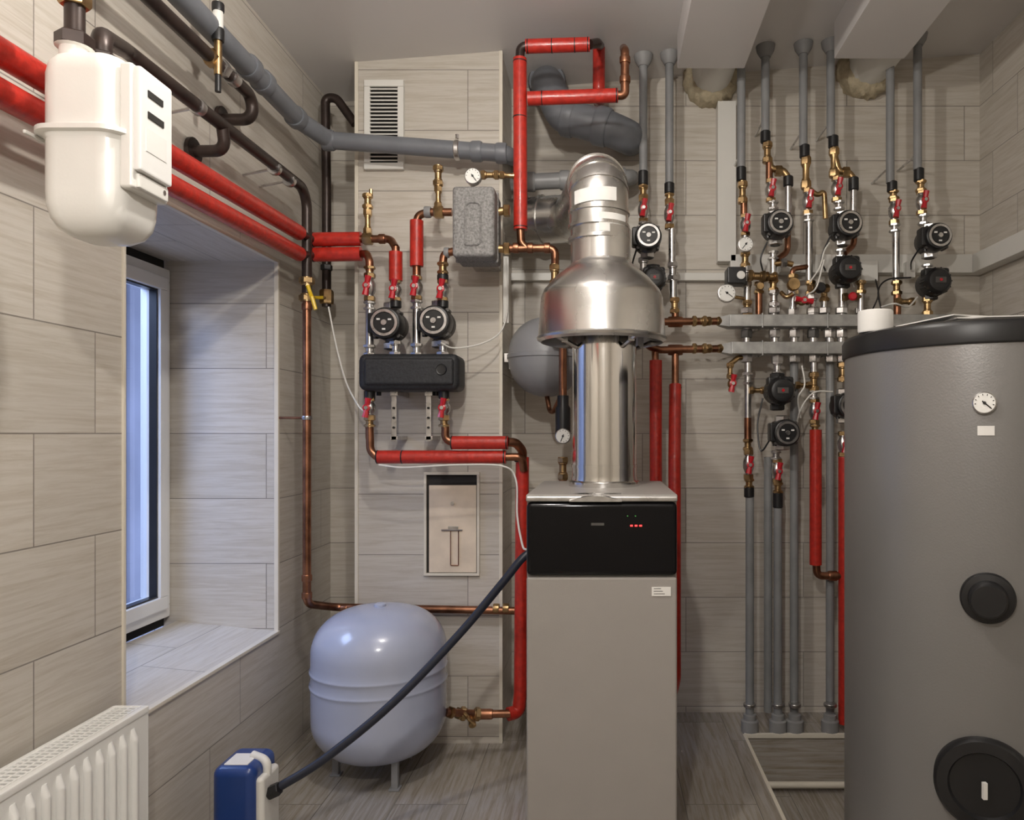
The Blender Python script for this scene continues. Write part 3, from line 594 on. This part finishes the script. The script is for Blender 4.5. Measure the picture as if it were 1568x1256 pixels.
pbox(b,1114,408,1143,434,2.55,2.62,'black',.006); fitting(b,P(1145,422,2.59),P(1172,424,2.59),.021,'brass'); fitting(b,P(1172,424,2.59),P(1188,424,2.6),.018,'brass')
lathe(b,[(.010,0),(.014,.004),(.014,.010),(.010,.012)],P(1134,422,2.55),(0,-1,0),'white',16)
gauge(b,P(1113,449,2.55),(0,-1,0),.031,2.5); tube(b,[P(1113,449,2.57),P(1125,455,2.6),P(1143,458,2.62)],.006,'brass',fr=.01)
col(b,1162,2.64,[(432,450,'b'),(448,484,'c')]); lathe(b,[(.012,0),(.015,.02),(.012,.028)],P(1162,440,2.62),(0,-1,0),'brass',12); b.done()
b=B('mixing_valve'); col(b,1214,2.6,[(420,445,'b'),(443,484,'n')]); lathe(b,[(.02,0),(.023,.02),(.02,.03)],P(1213,437,2.59),(0,-1,0),'brass',16); tube(b,[P(1213,425,2.6),P(1213,412,2.6),P(1240,408,2.62)],.009,'copper',fr=.02)
tube(b,[P(1184,405,2.62),P(1200,402,2.6),P(1214,405,2.6)],.010,'brass',fr=.02); nut(b,P(1200,403,2.6),(1,0,0),.017,.02,'steel')
col(b,1318,2.6,[(430,450,'b'),(450,484,'s')]); col(b,1262,2.66,[(440,462,'b'),(460,484,'s')])
valve(b,P(1228,462,2.6),(1,0,0),.05,r=.012,body='brass'); tube(b,[P(1196,448,2.6),P(1204,456,2.58),P(1214,450,2.58)],.008,'brass',fr=.01); b.done()
b=B('mixing_valve'); fitting(b,P(1240,442,2.58),P(1268,442,2.6),.016,'brass'); lathe(b,[(.017,0),(.019,.02),(.013,.03)],P(1254,442,2.58),(0,-1,0),'black',16)
fitting(b,P(1372,462,2.6),P(1400,462,2.6),.015,'brass'); fitting(b,P(1290,455,2.6),P(1318,455,2.6),.015,'brass'); lathe(b,[(.013,0),(.015,.015),(.01,.02)],P(1304,455,2.59),(0,-1,0),'redb',14)
fitting(b,P(1147,598,2.61),P(1172,598,2.61),.014,'brass'); fitting(b,P(1218,590,2.61),P(1242,590,2.61),.014,'brass'); b.done()
b=B('junction_box'); pbox(b,1318,398,1345,430,2.71,2.75,'white',.004); pbox(b,1196,404,1226,416,2.70,2.75,'white',.003); pbox(b,1388,400,1402,425,2.72,2.75,'white',.003); b.done()
b=B('distribution_manifold'); d=2.58
for (ua,ub,v0,v1) in ((1103,1470,481,500),(1106,1470,523,542)):
    pbox(b,ua+14,v0,ub,v1,d,d+.075,'galv',.004)
    x=X(ua+16,d); z0,z1=Z(v1,d),Z(v0,d); xe=X(ua,d)
    vs=[(x,d+.002,z0),(x,d+.002,z1),(x,d+.073,z0),(x,d+.073,z1),(xe,d+.02,z0+.008),(xe,d+.02,z1-.008),(xe,d+.055,z0+.008),(xe,d+.055,z1-.008)]
    b.add(vs,[(0,1,5,4),(2,6,7,3),(1,3,7,5),(0,4,6,2),(4,5,7,6),(0,2,3,1)],'galv')
    for u in (1168,1268): pbox(b,u-1,v0-2,u+1,v1+2,d-.004,d+.08,'galv',.001)
for u in (1143,1186,1216,1245,1270,1288): cyl(b,P(u,498,2.62),P(u,524,2.62),.0145,'steel'); nut(b,P(u,511,2.62),(0,0,1),.021,.03,'cast' if u%2 else 'steel')
for u in (1143,1190,1216,1246,1272,1290): nut(b,P(u,549,2.62),(0,0,1),.021,.028,'steel')
for u in (1143,1185,1214,1244,1288,1262,1318): nut(b,P(u,476,2.62),(0,0,1),.021,.022,'steel')
for v in (478,520): box(b,(X(1160,d),2.64,Z(v+24,d)),(X(1166,d),YB,Z(v+10,d)),'steel')
b.done()
b=B('copper_pipe')
tube(b,[P(960,480,2.55),P(1000,493,2.58),P(1104,492,2.61)],.013,'copper',fr=.04); fitting(b,P(1060,492,2.6),P(1082,492,2.6),.02,'brass'); fitting(b,P(1082,492,2.6),P(1104,492,2.61),.017,'brass')
collar(b,P(1034,493,2.6),(1,0,0),.019,.05,'copper'); b.done()
b=B('copper_pipe')
tube(b,[P(985,505,2.5),P(992,530,2.55),P(1010,536,2.58),P(1106,534,2.61)],.013,'copper',fr=.04); fitting(b,P(1060,534,2.6),P(1082,534,2.6),.02,'brass'); fitting(b,P(1082,534,2.6),P(1106,534,2.61),.017,'brass')
collar(b,P(1034,536,2.6),(1,0,0),.019,.05,'copper'); tube(b,[P(1003,536,2.58),P(1004,570,2.55)],.0125,'copper'); b.done()
b=B('insulated_heating_pipe'); tube(b,[P(1004,552,2.55),P(1005,1070,2.55)],.0215,'red',n=18); b.done()
b=B('insulated_heating_pipe'); tube(b,[P(1034,590,2.58),P(1033,700,2.5),P(1033,1040,2.45),P(1028,1060,2.4),P(1010,1062,2.3)],.021,'red',fr=.03,n=18); cyl(b,P(1034,540,2.6),P(1034,592,2.58),.0125,'copper'); collar(b,P(1034,594,2.58),(0,0,1),.022,.006,'black'); b.done()
def base(b,u,v=1093):
    p=P(u,v,D); x=p.x
    lathe(b,[(.017,0),(.022,.002),(.022,.02),(.030,.024),(.030,max(.03,p.z))],(x,D,max(.035,p.z)+.0),(0,0,-1),'ins',18)
    collar(b,(x,D,max(.035,p.z)+.03),(0,0,1),.022,.012,'steel')
b=B('floor_riser_pipe'); col(b,1144,D,[(555,640,'s',1145),(570,590,'n',1145),(640,675,'c',1145),(672,690,'b',1145),(688,735,'v',1146),(733,748,'b',1147),(745,762,'k',1147),(760,1100,'g',1148)]); base(b,1148); b.done()
b=B('floor_riser_pipe'); col(b,1190,D,[(552,575,'n',1190),(690,704,'n',1188),(702,740,'v',1190),(738,756,'b',1191),(754,778,'k',1191),(776,1100,'g',1191)]); base(b,1191); col(b,1176,D+.03,[(700,1090,'g',1176)]); b.done()
b=B('floor_riser_pipe'); col(b,1216,D+.02,[(555,1100,'g',1216)]); base(b,1217); b.done()
b=B('insulated_heating_pipe'); col(b,1246,D,[(553,572,'s'),(570,600,'b'),(598,612,'n'),(610,650,'v',1247),(650,664,'b',1248),(658,865,'r',1249)]); tube(b,[P(1250,862,D),P(1251,882,D),P(1300,882,D)],.0135,'copper',fr=.02); collar(b,P(1275,882,D),(1,0,0),.018,.03,'copper'); b.done()
b=B('floor_riser_pipe'); col(b,1271,D+.03,[(555,1100,'g')]); base(b,1271); b.done()
b=B('insulated_heating_pipe'); col(b,1290,D,[(555,585,'b'),(660,700,'v',1291),(700,1108,'r',1293)]); b.done()
b=B('drain_cock'); fitting(b,P(1118,556,2.6),P(1118,580,2.6),.014,'brass'); valve(b,P(1120,588,2.6),(0,0,1),.05,r=.012,body='brass'); tube(b,[P(1118,558,2.6),P(1130,548,2.61),P(1142,548,2.62)],.009,'brass',fr=.01); b.done()
b=B('floor_pipe'); tube(b,[(PX+.01,PY-.03,PZ+.03),(XR-.05,PY-.03,PZ+.03)],.011,'trim'); b.done()
b=B('electric_cables')
def cb(pts,r=.0028,mat='white'): wire(b,[P(*p) for p in pts],r,mat)
cb([(775,395,2.5),(777,440,2.5),(776,480,2.49),(765,510,2.44),(735,527,2.40),(695,533,2.36),(675,525,2.33)])
cb([(503,470,2.5),(515,530,2.48),(530,585,2.42),(548,620,2.36),(560,632,2.34)])
cb([(580,712,2.34),(620,716,2.33),(700,712,2.33),(770,714,2.34),(790,735,2.34),(792,790,2.2),(800,835,2.0),(806,842,1.96)])
cb([(1240,432,2.56),(1255,410,2.54),(1262,385,2.55),(1270,372,2.56)])
cb([(1262,398,2.54),(1250,440,2.52),(1235,452,2.56)])
cb([(1395,425,2.6),(1360,428,2.6),(1345,445,2.58),(1350,478,2.57)],.0028,'black')
cb([(1340,425,2.72),(1345,450,2.66),(1338,470,2.6),(1330,485,2.56)],.0028,'black')
cb([(1175,370,2.56),(1165,395,2.56),(1168,415,2.57)],.003,'black')
cb([(1275,600,2.55),(1250,600,2.54),(1235,612,2.55),(1225,630,2.56),(1220,650,2.6)],.0028)
cb([(1228,560,2.57),(1232,590,2.56),(1222,610,2.56),(1226,640,2.58)],.0028)
cb([(1405,455,2.6),(1390,470,2.55),(1370,465,2.5),(1350,470,2.55)],.003)
cb([(975,380,2.58),(968,410,2.58),(975,440,2.6)],.003,'black')
cb([(1272,360,2.56),(1258,395,2.56),(1264,415,2.57)],.003,'black')
cb([(1408,380,2.56),(1396,400,2.6),(1395,412,2.7)],.003,'black')
cb([(1320,410,2.7),(1305,405,2.68),(1300,420,2.62),(1308,440,2.6)],.0028)
cb([(1180,672,2.55),(1165,690,2.56),(1160,650,2.58),(1168,610,2.58)],.003,'black')
b.done()
b=B('cable_conduit'); pbox(b,770,392,779,495,YS-.012,YS,'white',.003); b.done()
# ================================================================= STORAGE TANK
b=B('hot_water_storage_tank'); cx,cy,r=.875,1.75,.30; zt=1.222
lathe(b,[(r-.02,PZ),(r-.02,PZ+.03)],(cx,cy,0),(0,0,1),'black',64)
lathe(b,[(r-.004,PZ+.03),(r,PZ+.035),(r,zt)],(cx,cy,0),(0,0,1),'tank',96)
lathe(b,[(r+.003,zt-.004),(r+.006,zt),(r+.006,zt+.032),(r,zt+.042),(r-.03,zt+.05),(.01,zt+.056)],(cx,cy,0),(0,0,1),'black',96)
a=math.radians(25); nrm=V((-math.sin(a),-math.cos(a),0)); c=V((cx,cy,0))
def on(z,da=0,off=0): t=a+da; return V((cx-math.sin(t)*(r+off),cy-math.cos(t)*(r+off),z))
gauge(b,on(1.10,0,.006),nrm,.022,2.4)
lathe(b,[(.050,-.01),(.050,.006),(.047,.010),(.036,.012),(.034,.035),(.030,.04)],on(.717,-.02),nrm,'black',40)
lathe(b,[(.092,-.02),(.092,.008),(.086,.016),(.066,.018),(.062,.010)],on(.351,.0),nrm,'black',48)
p=on(.345,0,.02); box(b,p-V((.004,.004,.016)),p+V((.004,.004,.016)),'paper')
vs=[];fs=[];n=6
for i in range(n+1):
    t=-.065+.10*(i/n)+.025
    for z in (1.036,1.055): vs.append(on(z,-t,.002))
for i in range(n): fs.append((2*i,2*i+2,2*i+3,2*i+1))
b.add(vs,fs,'paper'); b.done()
b=B('tape_roll'); lathe(b,[(.022,0),(.037,0),(.039,.004),(.039,.046),(.037,.05),(.022,.05),(.022,0)],(.625,1.73,zt+.05),(0,0,1),'paper',36,cap=False); b.done()
b=B('paper_sheets')
for k,(dx,dy,rz) in enumerate(((0,0,.1),(.02,-.01,-.15),(-.03,.01,.3))):
    box(b,(.72+dx,1.56+dy,zt+.056+k*.003),(.90+dx,1.74+dy,zt+.0585+k*.003),'paper',rot=Matrix.Rotation(rz,3,'Z'))
b.done()
# ================================================================= LIGHTS
def point(n,loc,w,r,col):
    l=bpy.data.lights.new(n,'POINT'); l.energy=w; l.shadow_soft_size=r; l.color=col
    o=bpy.data.objects.new(n,l); o.location=loc; bpy.context.scene.collection.objects.link(o)
point('ceiling_lamp_light',(-.22,1.15,2.12),24,.03,(1,.945,.87))
point('work_lamp_light',(-.15,.05,1.8),40,.03,(1,.945,.88))
l=bpy.data.lights.new('daylight','AREA'); l.energy=26; l.size=.9; l.color=(.52,.66,1)
o=bpy.data.objects.new('daylight',l); o.location=(-2.0,1.55,1.95); bpy.context.scene.collection.objects.link(o)
o.rotation_euler=(V((-1.2,2.05,.7))-V(o.location)).to_track_quat('-Z','Y').to_euler()
w=bpy.data.worlds.new('World'); bpy.context.scene.world=w; w.use_nodes=True
w.node_tree.nodes['Background'].inputs[0].default_value=(.58,.68,1,1); w.node_tree.nodes['Background'].inputs[1].default_value=1.5
# ================================================================= CAMERA
cam=bpy.data.cameras.new('camera'); co=bpy.data.objects.new('camera',cam); bpy.context.scene.collection.objects.link(co)
co.location=(0,0,H); co.rotation_euler=(math.pi/2,0,0)
cam.sensor_width=36; cam.lens=36*F/1568; cam.shift_x=-(CU-784)/1568; cam.shift_y=(CV-628)/1568; cam.clip_start=.02
bpy.context.scene.camera=co
vs_=bpy.context.scene.view_settings; vs_.view_transform='Standard'; vs_.look='None'; vs_.exposure=0
